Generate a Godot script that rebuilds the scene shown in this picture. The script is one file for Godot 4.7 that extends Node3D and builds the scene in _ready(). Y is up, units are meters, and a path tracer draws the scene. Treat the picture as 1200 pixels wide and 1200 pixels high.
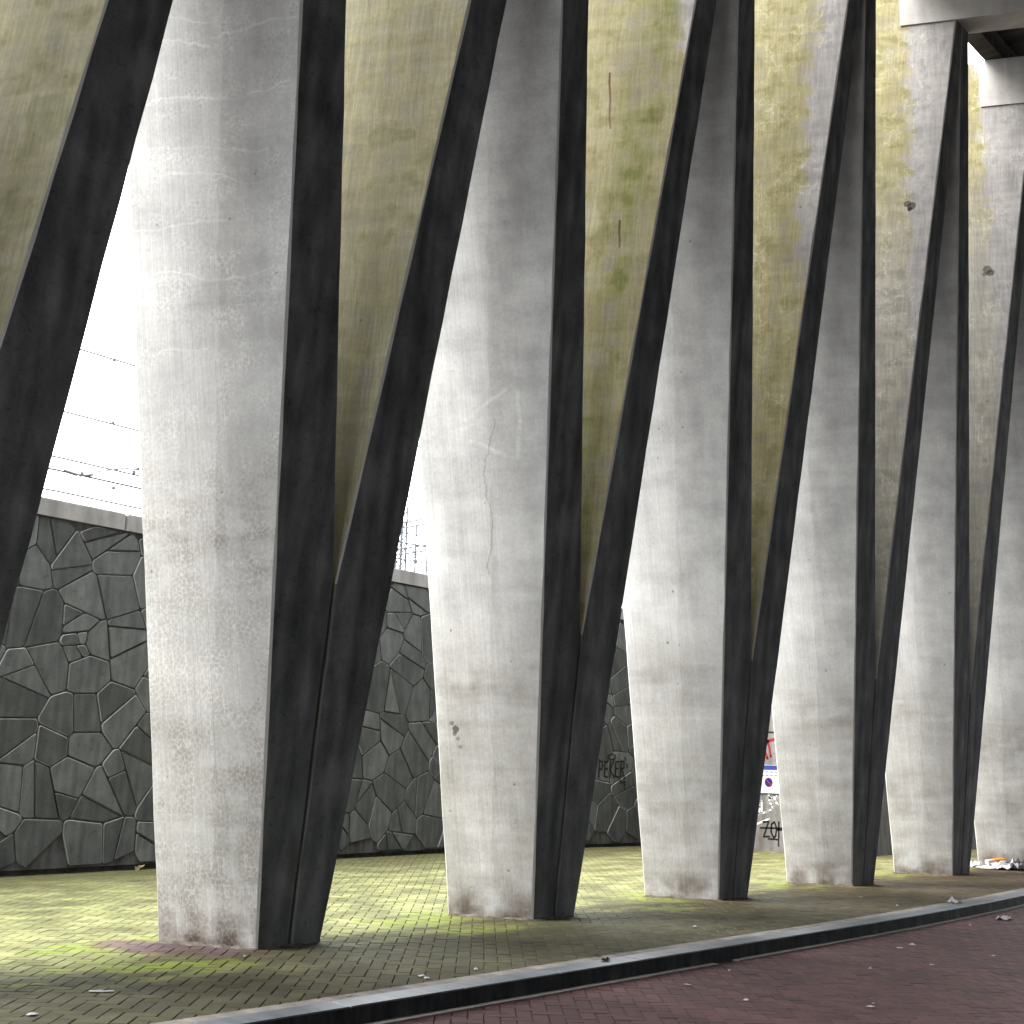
extends Node3D

# ---- the row of V piers, in metres: x runs along the row, z towards the road ----
const SPACING := 3.2602        # from pier to pier
const HALF_BASE := 0.319       # half width of a pier at the ground
const SPREAD := 0.1012         # outer edges open by this much per metre of height
const INNER := 0.1274          # inner edges of the V
const LEAN := 0.1036           # front faces lean towards the road
const SKEW := 0.5628           # plates stand askew of the row
const REAR := 0.769
const REAR_LEAN := 0.0114
const HEAD := 13.684           # underside of the cross beams
const TOP := 14.633            # top of the legs, underside of the deck
const NOISE := 512

var noise := {}
var cracks := {}
var used := {}
var rng := RandomNumberGenerator.new()

# ------------------------------------------------------------------ helpers
func numbered(called: String) -> String:
	if not used.has(called):
		used[called] = 0
		return called
	used[called] += 1
	return "%s_%03d" % [called, used[called]]

func tag(o: Node3D, label: String, category := "", group := "", kind := "") -> void:
	if label: o.set_meta("label", label)
	if category: o.set_meta("category", category)
	if group: o.set_meta("group", group)
	if kind: o.set_meta("kind", kind)

func thing(called: String, at: Vector3, label: String, category: String, group := "") -> Node3D:
	var o := Node3D.new()
	o.name = numbered(called)
	o.position = at
	add_child(o, true)
	tag(o, label, category, group)
	return o

func put(called: String, mesh: Mesh, parent: Node, material: Material = null) -> MeshInstance3D:
	var o := MeshInstance3D.new()
	o.name = numbered(called) if parent == self else called
	o.mesh = mesh
	if material: o.material_override = material
	parent.add_child(o, true)
	return o

func surface() -> SurfaceTool:
	var st := SurfaceTool.new()
	st.begin(Mesh.PRIMITIVE_TRIANGLES)
	return st

# a flat face, turned so that its front looks away from the point inside
func face(st: SurfaceTool, pts: Array, inside: Vector3, uvs := []) -> void:
	var c := Vector3.ZERO
	for q in pts: c += q
	c /= pts.size()
	var n := Vector3.ZERO
	for i in pts.size(): n += (pts[i] - c).cross(pts[(i + 1) % pts.size()] - c)
	if n.length() < 1e-12: return
	n = n.normalized()
	var flip := n.dot(c - inside) > 0.0
	if not flip: n = -n
	if n.dot(c - inside) < 0.0: n = -n
	for i in range(1, pts.size() - 1):
		var order := [0, i + 1, i] if flip else [0, i, i + 1]
		for k in order:
			st.set_normal(n)
			if uvs: st.set_uv(uvs[k])
			st.add_vertex(pts[k])

func box(st: SurfaceTool, a: Vector3, b: Vector3, c := 0.0) -> void:
	prism(st, [Vector2(a.x, a.z), Vector2(b.x, a.z), Vector2(b.x, b.z), Vector2(a.x, b.z)], a.y, b.y, c)

# upright prism over a convex outline (x, z) with its top edge and its upright edges chamfered
func prism(st: SurfaceTool, outline: Array, y0: float, y1: float, c := 0.0) -> void:
	var mid := Vector2.ZERO
	for q in outline: mid += q
	mid /= outline.size()
	var ring := []
	var n := outline.size()
	if c > 0.0:
		for i in n:
			var q: Vector2 = outline[i]
			ring.append(q + (outline[(i + n - 1) % n] - q).normalized() * c)
			ring.append(q + (outline[(i + 1) % n] - q).normalized() * c)
	else:
		ring = outline
	var inside := Vector3(mid.x, (y0 + y1) / 2, mid.y)
	var up := []
	var down := []
	var m := ring.size()
	for i in m:
		var q: Vector2 = ring[i]
		var r: Vector2 = ring[(i + 1) % m]
		face(st, [Vector3(q.x, y0, q.y), Vector3(r.x, y0, r.y), Vector3(r.x, y1 - c, r.y), Vector3(q.x, y1 - c, q.y)], inside)
		var q2 := q + (mid - q).limit_length(c)
		var r2 := r + (mid - r).limit_length(c)
		if c > 0.0:
			face(st, [Vector3(q.x, y1 - c, q.y), Vector3(r.x, y1 - c, r.y), Vector3(r2.x, y1, r2.y), Vector3(q2.x, y1, q2.y)], inside)
		up.append(Vector3(q2.x, y1, q2.y))
		down.append(Vector3(q.x, y0, q.y))
	face(st, up, inside)
	face(st, down, inside)

# a tube along a line of points
func tube(st: SurfaceTool, pts: Array, r: float, sides := 6) -> void:
	for i in pts.size() - 1:
		var a: Vector3 = pts[i]
		var b: Vector3 = pts[i + 1]
		var d := (b - a).normalized()
		var u := d.cross(Vector3.UP if absf(d.y) < 0.9 else Vector3.RIGHT).normalized()
		var w := d.cross(u)
		for k in sides:
			var p0 := TAU * k / sides
			var p1 := TAU * (k + 1) / sides
			var e := (u * cos(p0) + w * sin(p0)) * r
			var f := (u * cos(p1) + w * sin(p1)) * r
			face(st, [a + e, a + f, b + f, b + e], (a + b) / 2)

func col(r: float, g: float, b: float) -> Color:
	return Color(r / 255.0, g / 255.0, b / 255.0)

func plain(c: Color, rough := 0.9) -> StandardMaterial3D:
	var m := StandardMaterial3D.new()
	m.albedo_color = c
	m.roughness = rough
	m.metallic_specular = 0.3
	return m

# ------------------------------------------------------------------ noise and textures
func noise_bytes(key: String, type: int, freq: float, octaves: int, salt: int, cell := -1) -> void:
	var f := FastNoiseLite.new()
	f.seed = salt
	f.noise_type = type
	f.frequency = freq
	f.fractal_octaves = octaves
	f.fractal_type = FastNoiseLite.FRACTAL_FBM if octaves > 1 else FastNoiseLite.FRACTAL_NONE
	if cell >= 0:
		f.cellular_return_type = cell
		f.domain_warp_enabled = true
		f.domain_warp_amplitude = 12.0
		f.domain_warp_frequency = 0.03
	var im := f.get_seamless_image(NOISE, NOISE)
	im.convert(Image.FORMAT_L8)
	noise[key] = im.get_data()

func make_noises() -> void:
	noise_bytes("soft", FastNoiseLite.TYPE_SIMPLEX_SMOOTH, 0.006, 4, 3)
	noise_bytes("blot", FastNoiseLite.TYPE_SIMPLEX_SMOOTH, 0.02, 5, 11)
	noise_bytes("fine", FastNoiseLite.TYPE_VALUE, 0.35, 2, 23)
	noise_bytes("craze", FastNoiseLite.TYPE_CELLULAR, 0.085, 1, 31, FastNoiseLite.RETURN_DISTANCE2_SUB)
	noise_bytes("map", FastNoiseLite.TYPE_CELLULAR, 0.03, 1, 47, FastNoiseLite.RETURN_DISTANCE2_SUB)

func at_noise(b: PackedByteArray, x: float, y: float) -> float:
	return b[(int(y) & 511) * 512 + (int(x) & 511)] / 255.0

# grain that lies over every concrete face (world triplanar, multiplied)
func grain_texture(low: float, salt: int, freq := 0.25, octaves := 3) -> NoiseTexture2D:
	var f := FastNoiseLite.new()
	f.seed = salt
	f.noise_type = FastNoiseLite.TYPE_SIMPLEX
	f.frequency = freq
	f.fractal_octaves = octaves
	var t := NoiseTexture2D.new()
	t.width = 512
	t.height = 512
	t.seamless = true
	t.noise = f
	var g := Gradient.new()
	g.set_color(0, Color(low, low, low))
	g.set_color(1, Color(1, 1, 1))
	t.color_ramp = g
	return t

# the painted skin of a leg: u runs from the wall side to the road side, v from the ground to the top.
# The surface's own colour: cement, lime, pour lines, crazing, algae, rust and soot; low down, tone also offsets the light.
func skin(which: int, inner: bool, w: int, h: int) -> ImageTexture:
	var out := PackedByteArray()
	out.resize(w * h * 3)
	var soft: PackedByteArray = noise.soft
	var blot: PackedByteArray = noise.blot
	var fine: PackedByteArray = noise.fine
	var craze: PackedByteArray = noise.craze
	var map: PackedByteArray = noise.map
	var ox := which * 97 + (61 if inner else 0)
	var oy := which * 151 + (203 if inner else 0)
	var r := RandomNumberGenerator.new()
	r.seed = 100 + which * 7 + (50 if inner else 0)
	var per_m := 256.0 / 1.5
	var tall := [2.75, 2.35, 2.65, 2.4, 2.6, 2.2, 2.5, 2.5, 2.5]
	var lifts := []                     # pour lines
	for k in 5: lifts.append([r.randf_range(1.0, 9.0), r.randf_range(-1, 1), r.randf_range(3, 9)])
	var lime := []                      # pale lime seams of the first pier
	if which == 0 and not inner:
		for a in [[7.72, 0.1, 0.55], [7.50, 0.1, 0.5], [7.02, 0.12, 0.97], [6.56, 0.02, 0.85], [6.28, 0.15, 0.95], [5.94, 0.0, 0.62], [5.47, 0.12, 0.92], [7.58, 0.5, 1.0], [4.86, 0.1, 0.5]]: lime.append(a)
	var spots := []                     # bug holes and knocks: u, v, size, depth
	for k in (44 if inner else 34): spots.append([r.randf(), r.randf() * 10.0, 0.004 + 0.012 * pow(r.randf(), 3), r.randf_range(0.08, 0.32)])
	if which == 1 and not inner: spots.append_array([[0.15, 1.905, 0.030, 0.25], [0.19, 1.85, 0.040, 0.42], [0.175, 1.80, 0.022, 0.35], [0.205, 1.75, 0.026, 0.22], [0.225, 1.67, 0.020, 0.2]])
	if which == 3 and inner: spots.append_array([[0.80, 10.40, 0.055, 0.4], [0.835, 10.36, 0.06, 0.45], [0.82, 10.30, 0.03, 0.6]])
	if which == 4 and inner: spots.append_array([[0.77, 10.38, 0.075, 0.35], [0.80, 10.32, 0.06, 0.4], [0.75, 10.30, 0.04, 0.3]])
	var spot_rows := {}
	for s in spots:
		for j in range(int((s[1] - s[2] * 1.5) / TOP * h), int((s[1] + s[2] * 1.5) / TOP * h) + 2):
			if j >= 0 and j < h:
				if not spot_rows.has(j): spot_rows[j] = []
				spot_rows[j].append(s)
	var algae_edge: float = [1.3, 0.93, 0.69, 0.46, 0.40, 0.35, 0.3, 0.3, 0.3][clampi(which, 0, 8)]
	if which < 0: algae_edge = 1.3
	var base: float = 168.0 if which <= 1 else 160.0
	var craze_top: float = 4.6 if which == 0 else 1.2
	var band: float = tall[clampi(which, 0, 8)]
	for j in h:
		var v := (j + 0.5) / h * TOP
		var depth := REAR + (LEAN - REAR_LEAN) * v     # metres from the wall side to the road side
		var yy := v * per_m
		var line := 0.0
		for l in lifts:
			var dv: float = v - l[0]
			if absf(dv) < 0.25: line += l[2] * (exp(-absf(dv) * 40.0) * -1.0 + (0.4 if dv > 0.0 else 0.0) * exp(-absf(dv) * 6.0)) * l[1]
		var in_band := exp(-pow((v - band - (0.55 if which == 0 else 0.0)) / (0.62 if which == 0 else 0.42), 2))
		var row_edge := algae_edge
		var row_film := 1.0
		if inner and which == 1: row_edge = 1.2 - clampf((v - 9.0) / 1.2, 0, 1) * 0.3
		if inner and which == 2: row_edge = 0.86 + (9.7 - v) * 0.022 + maxf(0.0, 9.0 - v) * 0.1
		if inner and which == 3:
			row_edge = 0.66 + (13.3 - v) * 0.05
			row_film = clampf(0.45 + (v - 9.5) * 0.3, 0.3, 1)
		if inner and which >= 4:
			row_edge = 0.60 + (14.0 - v) * 0.06
			row_film = clampf(0.35 + (v - 10.8) * 0.3, 0.25, 1)
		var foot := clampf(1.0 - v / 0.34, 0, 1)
		var here: Array = spot_rows.get(j, [])
		for i in w:
			var u := (i + 0.5) / w
			var xx := u * depth * per_m
			var a := blot[((int(yy * 0.16) + oy) & 511) * 512 + ((int(xx * 0.9) + ox) & 511)] / 255.0 - 0.5   # drawn out down the face
			var b := soft[((int(yy * 0.7) + oy) & 511) * 512 + ((int(xx * 0.7) + ox * 3) & 511)] / 255.0 - 0.5
			var c := blot[((int(yy * 1.6) + oy * 5) & 511) * 512 + ((int(xx * 0.22) + ox) & 511)] / 255.0 - 0.5  # drawn out across it
			var e := fine[((int(yy) + oy) & 511) * 512 + ((int(xx) + ox) & 511)] / 255.0 - 0.5
			var g0 := fine[((int(yy * 0.07) + oy) & 511) * 512 + ((int(xx * 1.3) + ox) & 511)] / 255.0 - 0.5   # scratchy upright fibres
			var d := blot[((int(yy * 0.8) + oy * 2) & 511) * 512 + ((int(xx * 0.8) + ox * 7) & 511)] / 255.0 - 0.5
			var red: float
			var green: float
			var blue: float
			if inner:
				# olive film over grey cement
				var edge := row_edge + b * 0.10 + c * 0.05 + d * 0.10
				var m := clampf((edge - u) * 13.0 + 0.5, 0, 1) * clampf(0.86 + d * 0.6 + a * 0.4, 0.45, 1.0) * row_film
				var t := a * 32.0 + c * 17.0 + e * 14.0 + b * 22.0 + d * 16.0 + g0 * 26.0 + line
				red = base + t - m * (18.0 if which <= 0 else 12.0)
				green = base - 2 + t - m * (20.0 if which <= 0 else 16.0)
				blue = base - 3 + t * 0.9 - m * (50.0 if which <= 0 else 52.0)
				if which >= 2:            # pale lime veins
					var vein := absf(blot[((int(yy * 0.9 + b * 60.0) + oy * 3) & 511) * 512 + ((int(xx * 0.8) + ox * 5) & 511)] / 255.0 - 0.5)
					var p: float = clampf(1.0 - vein * 22.0, 0, 1) * 30.0 * clampf(a * 2.0 + b * 2.0 + 0.35, 0, 1)
					red += p; green += p; blue += p
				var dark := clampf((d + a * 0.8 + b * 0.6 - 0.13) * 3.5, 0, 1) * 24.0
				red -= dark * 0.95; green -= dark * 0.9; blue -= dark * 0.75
				var low := clampf((6.0 - v) / 3.5, 0, 1) * (-10.0 + 12.0 * (a + 0.5))  # lower part mostly lifted in colour, against shade that came out too dark
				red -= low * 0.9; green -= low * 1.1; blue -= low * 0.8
				if which == 1:            # rust runs
					for s in [[0.53, 8.85, 9.62], [0.75, 7.3, 7.65]]:
						if v > s[1] and v < s[2]:
							var rr: float = clampf(1.0 - absf(u - s[0] - (s[2] - v) * 0.07) * depth / 0.016, 0, 1) * (0.5 + 0.5 * (v - s[1]) / (s[2] - s[1]))
							red = lerpf(red, 78, rr); green = lerpf(green, 48, rr); blue = lerpf(blue, 40, rr)
					var moss := clampf((u - 0.58) * 5.0, 0, 1) * clampf((0.93 - u) * 14.0, 0, 1) * clampf(b * 0.9 + d * 1.3 + a * 1.6 + 0.6, 0, 1) * 27.0
					red -= moss; green -= moss * 0.72; blue -= moss * 1.15
			else:
				var t := a * 19.0 + b * 30.0 + c * 9.0 + e * 18.0 + d * 20.0 + g0 * 7.0 + line
				t += 5.0 if u + b * 0.06 < 0.56 else -5.0
				red = 191 + t; green = 192 + t; blue = 193 + t
				var s := in_band * (0.42 + a * 0.9 + c * 0.9 + d * 1.1) * (38.0 if which == 0 else 29.0)
				s = maxf(s, 0.0)
				red -= s; green -= s * 1.06; blue -= s * 1.14
				if v < craze_top + d * 3.0 or which == 0:
					var k := craze[((int(yy * 1.7) + oy) & 511) * 512 + ((int(xx * 1.7) + ox) & 511)] / 255.0
					var z := clampf(1.0 - k * 5.0, 0, 1)
					var much := clampf((craze_top - v) * 0.8, 0, 1) if which == 0 else 0.16
					if which == 0: much = maxf(much, clampf(d * 2.5 + 0.3, 0, 0.8))
					var zz := (z * 26.0 - 10.0) * much * clampf(0.75 + d * 1.6 + a, 0.1, 1.3)
					red += zz; green += zz; blue += zz
				var splash_and_dimming := clampf((2.9 - v) / 1.6, 0, 1) * (0.8 + a * 0.8 + d * 1.3 + c * 0.8) * 34.0  # splashed dirt, deepened to offset light bounced up from the pavement
				red -= splash_and_dimming * 0.95; green -= splash_and_dimming; blue -= splash_and_dimming * 1.08
				for l in lime:
					if u > l[1] and u < l[2]:
						var dl: float = absf(v - l[0] - b * 0.22 - d * 0.05)
						if dl < 0.013:
							var z2: float = (1.0 - dl / 0.013) * 24.0 * clampf(d + 0.8, 0.2, 1)
							red += z2; green += z2; blue += z2
				if which == 1 and v > 4.4 and v < 5.5:       # pale trowel marks
					for g in [[0.38, 5.0, 0.68, 5.28], [0.775, 5.25, 0.80, 4.95], [0.80, 4.95, 0.77, 4.62], [0.42, 4.77, 0.76, 4.58], [0.35, 4.9, 0.45, 4.95]]:
						var near := Geometry2D.get_closest_point_to_segment(Vector2(u * depth, v), Vector2(g[0] * depth, g[1]), Vector2(g[2] * depth, g[3]))
						var far := near.distance_to(Vector2(u * depth + b * 0.06, v + d * 0.05))
						var mark := clampf(1.0 - far / 0.03, 0, 1) * 20.0
						red += mark; green += mark; blue += mark
				if which == 1 and v > 3.4 and v < 5.0:       # a hairline crack
					var dc := absf(u - 0.55 - b * 0.16 - d * 0.05) * depth
					if dc < 0.006: red -= 26; green -= 26; blue -= 26
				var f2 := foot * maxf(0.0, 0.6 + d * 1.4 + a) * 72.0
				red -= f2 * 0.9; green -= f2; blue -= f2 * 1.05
			for s2 in here:
				var du: float = (u - s2[0]) * depth
				var dd: float = v - s2[1]
				var q: float = (du * du + dd * dd) / (s2[2] * s2[2]) + d * 1.6
				if q < 1.0:
					var k2: float = 1.0 - s2[3]
					red *= k2; green *= k2; blue *= k2
			var o := (j * w + i) * 3
			out[o] = clampi(int(red), 0, 255)
			out[o + 1] = clampi(int(green), 0, 255)
			out[o + 2] = clampi(int(blue), 0, 255)
	return ImageTexture.create_from_image(Image.create_from_data(w, h, false, Image.FORMAT_RGB8, out))

# soot and road film on the sides that face the traffic, streaked down
func soot_texture(tone: float, warm: float, much := 1.0) -> ImageTexture:
	var w := 512
	var out := PackedByteArray()
	out.resize(w * w * 3)
	for j in w:
		for i in w:
			var a: float = noise.blot[(int(absf(j - 256) * 0.24) & 511) * 512 + i] / 255.0 - 0.5
			var b: float = noise.soft[j * 512 + i] / 255.0 - 0.5
			var c: float = noise.fine[((j * 1) & 511) * 512 + i] / 255.0 - 0.5
			var s: float = noise.blot[((j * 2 + 77) & 511) * 512 + ((i * 2 + 31) & 511)] / 255.0
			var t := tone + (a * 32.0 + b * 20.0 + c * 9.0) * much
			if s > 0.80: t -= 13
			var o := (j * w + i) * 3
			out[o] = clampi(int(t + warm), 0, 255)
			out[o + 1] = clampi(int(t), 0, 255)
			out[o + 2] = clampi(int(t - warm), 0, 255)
	return ImageTexture.create_from_image(Image.create_from_data(w, w, false, Image.FORMAT_RGB8, out))

# what grows and lies on the pavement, over x -6..22 and z -7.3..2.3
const PAVE := Rect2(-6.0, -7.3, 28.0, 9.6)
func pavement_texture() -> ImageTexture:
	var w := 1400
	var h := 600
	var out := PackedByteArray()
	out.resize(w * h * 3)
	var soft: PackedByteArray = noise.soft
	var blot: PackedByteArray = noise.blot
	var moss := []
	for t in range(-1, 6):
		moss.append([t * SPACING - 0.95, -0.75, 0.5, 0.22, 1.0])
		moss.append([t * SPACING - 1.3, 0.1 - t * 0.12, 0.6, 0.3, 0.45])
	moss.append([-1.2, -0.85, 0.30, 0.16, 1.3])
	moss.append([-2.7, 0.5, 0.9, 0.12, 1.0])
	moss.append([-1.1, 0.2, 0.7, 0.14, 0.9])
	for j in h:
		var z := PAVE.position.y + (j + 0.5) / h * PAVE.size.y
		for i in w:
			var x := PAVE.position.x + (i + 0.5) / w * PAVE.size.x
			var b := soft[(int(j * 1.1) & 511) * 512 + (int(i * 0.9) & 511)] / 255.0 - 0.5
			var d := blot[(int(j * 1.4) & 511) * 512 + (int(i * 0.8) & 511)] / 255.0 - 0.5
			var e := blot[((j * 3) & 511) * 512 + ((i * 3 + 99) & 511)] / 255.0 - 0.5
			# dry grey-brown clinker near the road, reddish farther along
			var far := clampf((x - 4.0) / 8.0, 0, 1)
			var t := d * 26.0 + e * 16.0
			var red := 72 + t + far * 8
			var green := 71 + t - far * 4
			var blue := 54 + t - far * 2
			# pale algae film where the rain falls
			var wet := clampf((0.55 - 0.10 * maxf(x, 0.0) * 0.5 - z + b * 1.5 + d * 0.9) * 1.1, 0, 1)
			wet *= clampf(0.78 + d * 0.9, 0.2, 1.0)
			red = lerpf(red, 114 + t, wet)
			green = lerpf(green, 118 + t, wet)
			blue = lerpf(blue, 76 + t, wet)
			# olive dirt along the wall
			var olive := clampf((-4.9 - z + b * 1.2) * 0.9, 0, 1) * 0.75
			red = lerpf(red, 84, olive); green = lerpf(green, 82, olive); blue = lerpf(blue, 52, olive)
			# bright moss
			for s in moss:
				var q: float = pow((x - s[0]) / s[2], 2) + pow((z - s[1]) / s[3], 2)
				if q < 4.0:
					var m: float = clampf((0.85 - q * 0.4 + d * 3.4 + e * 3.0 + b) * s[4], 0, 1) * 0.8
					red = lerpf(red, 102, m); green = lerpf(green, 114, m); blue = lerpf(blue, 44, m)
			# bare purple bricks before the first pier
			var p := Vector2(x + 0.72, z + 0.30)
			p = p.rotated(-1.0)
			var bare := clampf((1.0 - pow(p.x / 0.85, 2) - pow(p.y / 0.36, 2) + d * 1.2 + e) * 2.0, 0, 1)
			red = lerpf(red, 80 + t, bare); green = lerpf(green, 64 + t, bare); blue = lerpf(blue, 68 + t, bare)
			var o := (j * w + i) * 3
			out[o] = clampi(int(red), 0, 255)
			out[o + 1] = clampi(int(green), 0, 255)
			out[o + 2] = clampi(int(blue), 0, 255)
	return ImageTexture.create_from_image(Image.create_from_data(w, h, false, Image.FORMAT_RGB8, out))

# ------------------------------------------------------------------ materials
var m_concrete: StandardMaterial3D
var m_front: StandardMaterial3D
var m_deck: StandardMaterial3D
var m_stone := []
var grain: NoiseTexture2D

func world_map(m: StandardMaterial3D, t: Texture2D, metres: float) -> void:
	m.albedo_texture = t
	m.uv1_triplanar = true
	m.uv1_world_triplanar = true
	m.uv1_scale = Vector3.ONE / metres

func grainy(m: StandardMaterial3D, metres := 0.7) -> void:
	m.detail_enabled = true
	m.detail_blend_mode = BaseMaterial3D.BLEND_MODE_MUL
	m.detail_uv_layer = BaseMaterial3D.DETAIL_UV_2
	m.detail_albedo = grain
	m.uv2_triplanar = true
	m.uv2_world_triplanar = true
	m.uv2_scale = Vector3.ONE / metres

func make_materials() -> void:
	grain = grain_texture(0.74, 5)
	m_concrete = plain(Color.WHITE)
	world_map(m_concrete, soot_texture(186, 2), 2.6)
	grainy(m_concrete)
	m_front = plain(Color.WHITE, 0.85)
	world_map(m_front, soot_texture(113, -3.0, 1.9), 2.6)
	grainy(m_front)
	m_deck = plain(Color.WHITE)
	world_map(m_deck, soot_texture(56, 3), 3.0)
	var stone_texture := soot_texture(98, 0)
	for k in 6:
		var m := plain(Color.WHITE, 0.8)
		var t: float = [0.76, 0.86, 0.96, 0.80, 0.91, 0.72][k]
		m.albedo_color = Color(t * 0.97, t, t * 0.985)
		world_map(m, stone_texture, 1.7)
		m.uv1_offset = Vector3(k * 0.37, k * 0.21, k * 0.11)
		grainy(m, 0.5)
		m_stone.append(m)

# ------------------------------------------------------------------ the piers
func leg_ring(side: float, y: float, apex: float) -> Array:
	var xo := minf(HALF_BASE + SPREAD * y, SPACING / 2 - 0.002)
	var xi := 0.012 + (INNER * (y - apex) if y > apex else 0.0)
	var zf := LEAN * y
	var zr := -REAR + REAR_LEAN * y
	var c := 0.013 + 0.004 * sin(y * 7.3 + side * 2.0) + 0.002 * sin(y * 23.0)
	var ring := []
	for q in [[xo - c, zf], [xo, zf - c], [xo, zr + c], [xo - c, zr], [xi + c, zr], [xi, zr + c], [xi, zf - c], [xi + c, zf]]:
		ring.append(Vector3(side * q[0] + SKEW * (q[1] - zf), y, q[1]))
	return ring

# side -1: the leg that leans back to the left, +1: the one that leans away to the right
func leg(side: float, apex: float, skin_material: Material) -> ArrayMesh:
	var painted := surface()
	var rest := surface()
	var sooty := surface()
	var ys := [apex, HEAD, TOP, 12.93]
	for k in 27: ys.append(k * 0.5)
	ys.sort()
	var lit := 1 if side < 0 else 5          # outer face of the left leg, inner face of the right one
	for i in ys.size() - 1:
		var a := leg_ring(side, ys[i], apex)
		var b := leg_ring(side, ys[i + 1], apex)
		var mid := Vector3.ZERO
		for q in a: mid += q / 16.0
		for q in b: mid += q / 16.0
		for k in 8:
			var n := (k + 1) % 8
			var pts := [a[k], a[n], b[n], b[k]]
			if k == lit:
				var v0: float = ys[i] / TOP
				var v1: float = ys[i + 1] / TOP
				var rear_first := k == 5
				var u0 := 0.0 if rear_first else 1.0
				face(painted, pts, mid, [Vector2(u0, v0), Vector2(1 - u0, v0), Vector2(1 - u0, v1), Vector2(u0, v1)])
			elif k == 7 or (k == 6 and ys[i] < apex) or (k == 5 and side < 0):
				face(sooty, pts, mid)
			else:
				face(rest, pts, mid)
		if i == ys.size() - 2: face(rest, b, mid)
	painted.set_material(skin_material)
	rest.set_material(m_concrete)
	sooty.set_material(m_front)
	var mesh := painted.commit()
	rest.commit(mesh)
	sooty.commit(mesh)
	return mesh

# grit and moss washed up against a pier's foot
func foot_dirt(t: int, walk: Node3D, m: Material) -> void:
	var loop := []
	var a := leg_ring(-1, 0.0, 2.9)
	var b := leg_ring(1, 0.0, 2.9)
	loop = [a[1], a[2], b[2], b[1]]
	var st := surface()
	var c := Vector3.ZERO
	for q in loop: c += q / 4.0
	var inner := []
	var outer := []
	for k in 4:
		var p: Vector3 = loop[k]
		var q: Vector3 = loop[(k + 1) % 4]
		for n in 12:
			var e := p.lerp(q, n / 12.0)
			var out := (e - c).normalized()
			var w := 0.02 + 0.05 * pow(rng.randf(), 2)
			inner.append(e - out * 0.01 + Vector3(0, 0.006 + w * 0.45, 0))
			outer.append(e + out * w + Vector3(0, 0.001, 0))
	for k in inner.size():
		var n := (k + 1) % inner.size()
		face(st, [inner[k], inner[n], outer[n], outer[k]], Vector3(c.x, -2.0, c.z))
	var o := put("dirt_fillet", st.commit(), walk, m)
	o.position.x = t * SPACING

func pier(t: int, a_material: Material, b_material: Material, label: String) -> void:
	var apex := 2.969 if t == 0 else 2.859
	var o := thing("v_pier", Vector3(t * SPACING, 0, 0), label, "bridge pier", "V-shaped concrete piers in a row under the viaduct")
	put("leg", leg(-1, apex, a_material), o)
	put("leg", leg(1, apex, b_material), o)
	# the trunk behind the seam between the legs
	var st := surface()
	var rings := []
	for y in [0.0, apex + 0.05]:
		var zf: float = LEAN * y
		var zr: float = -REAR + REAR_LEAN * y
		var ring := []
		for q in [[-0.06, zf - 0.035], [0.06, zf - 0.035], [0.06, zr + 0.035], [-0.06, zr + 0.035]]:
			ring.append(Vector3(q[0] + SKEW * (q[1] - zf), y, q[1]))
		rings.append(ring)
	var c := Vector3(-0.2, 1.5, -0.3)
	for k in 4: face(st, [rings[0][k], rings[0][(k + 1) % 4], rings[1][(k + 1) % 4], rings[1][k]], c)
	face(st, rings[1], c)
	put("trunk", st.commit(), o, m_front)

func piers() -> void:
	var names := {
		-1: "concrete V pier cut by the left picture edge, only its dark leaning leg in view",
		0: "nearest whole concrete V pier, pale crazed face, on bare purple bricks",
		1: "concrete V pier with a hairline crack, rust runs and knocked marks low down",
		2: "concrete V pier right of the black tag on the stone wall",
		3: "concrete V pier just right of the white no-parking sign",
		4: "narrow far concrete V pier standing just left of the newspaper litter",
		5: "concrete V pier at the right picture edge, behind the newspaper litter",
		-2: "concrete V pier next beyond the left picture edge",
		6: "concrete V pier next beyond the right picture edge",
	}
	for t in range(-2, 7):
		var a := plain(Color.WHITE, 0.88)
		var b := plain(Color.WHITE, 0.88)
		var w := 256
		var h := 1408 if t in [0, 1] else 1024
		if t >= -1 and t <= 5:
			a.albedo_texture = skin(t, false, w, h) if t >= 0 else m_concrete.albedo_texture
			b.albedo_texture = skin(t, true, w, h) if t <= 4 else m_concrete.albedo_texture
			a.texture_repeat = t < 0
			b.texture_repeat = t > 4
			for m in [a, b]:
				grainy(m)
		else:
			a = m_concrete
			b = m_concrete
		pier(t, a, b, names.get(t, "concrete V pier of the row, outside the picture"))

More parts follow.
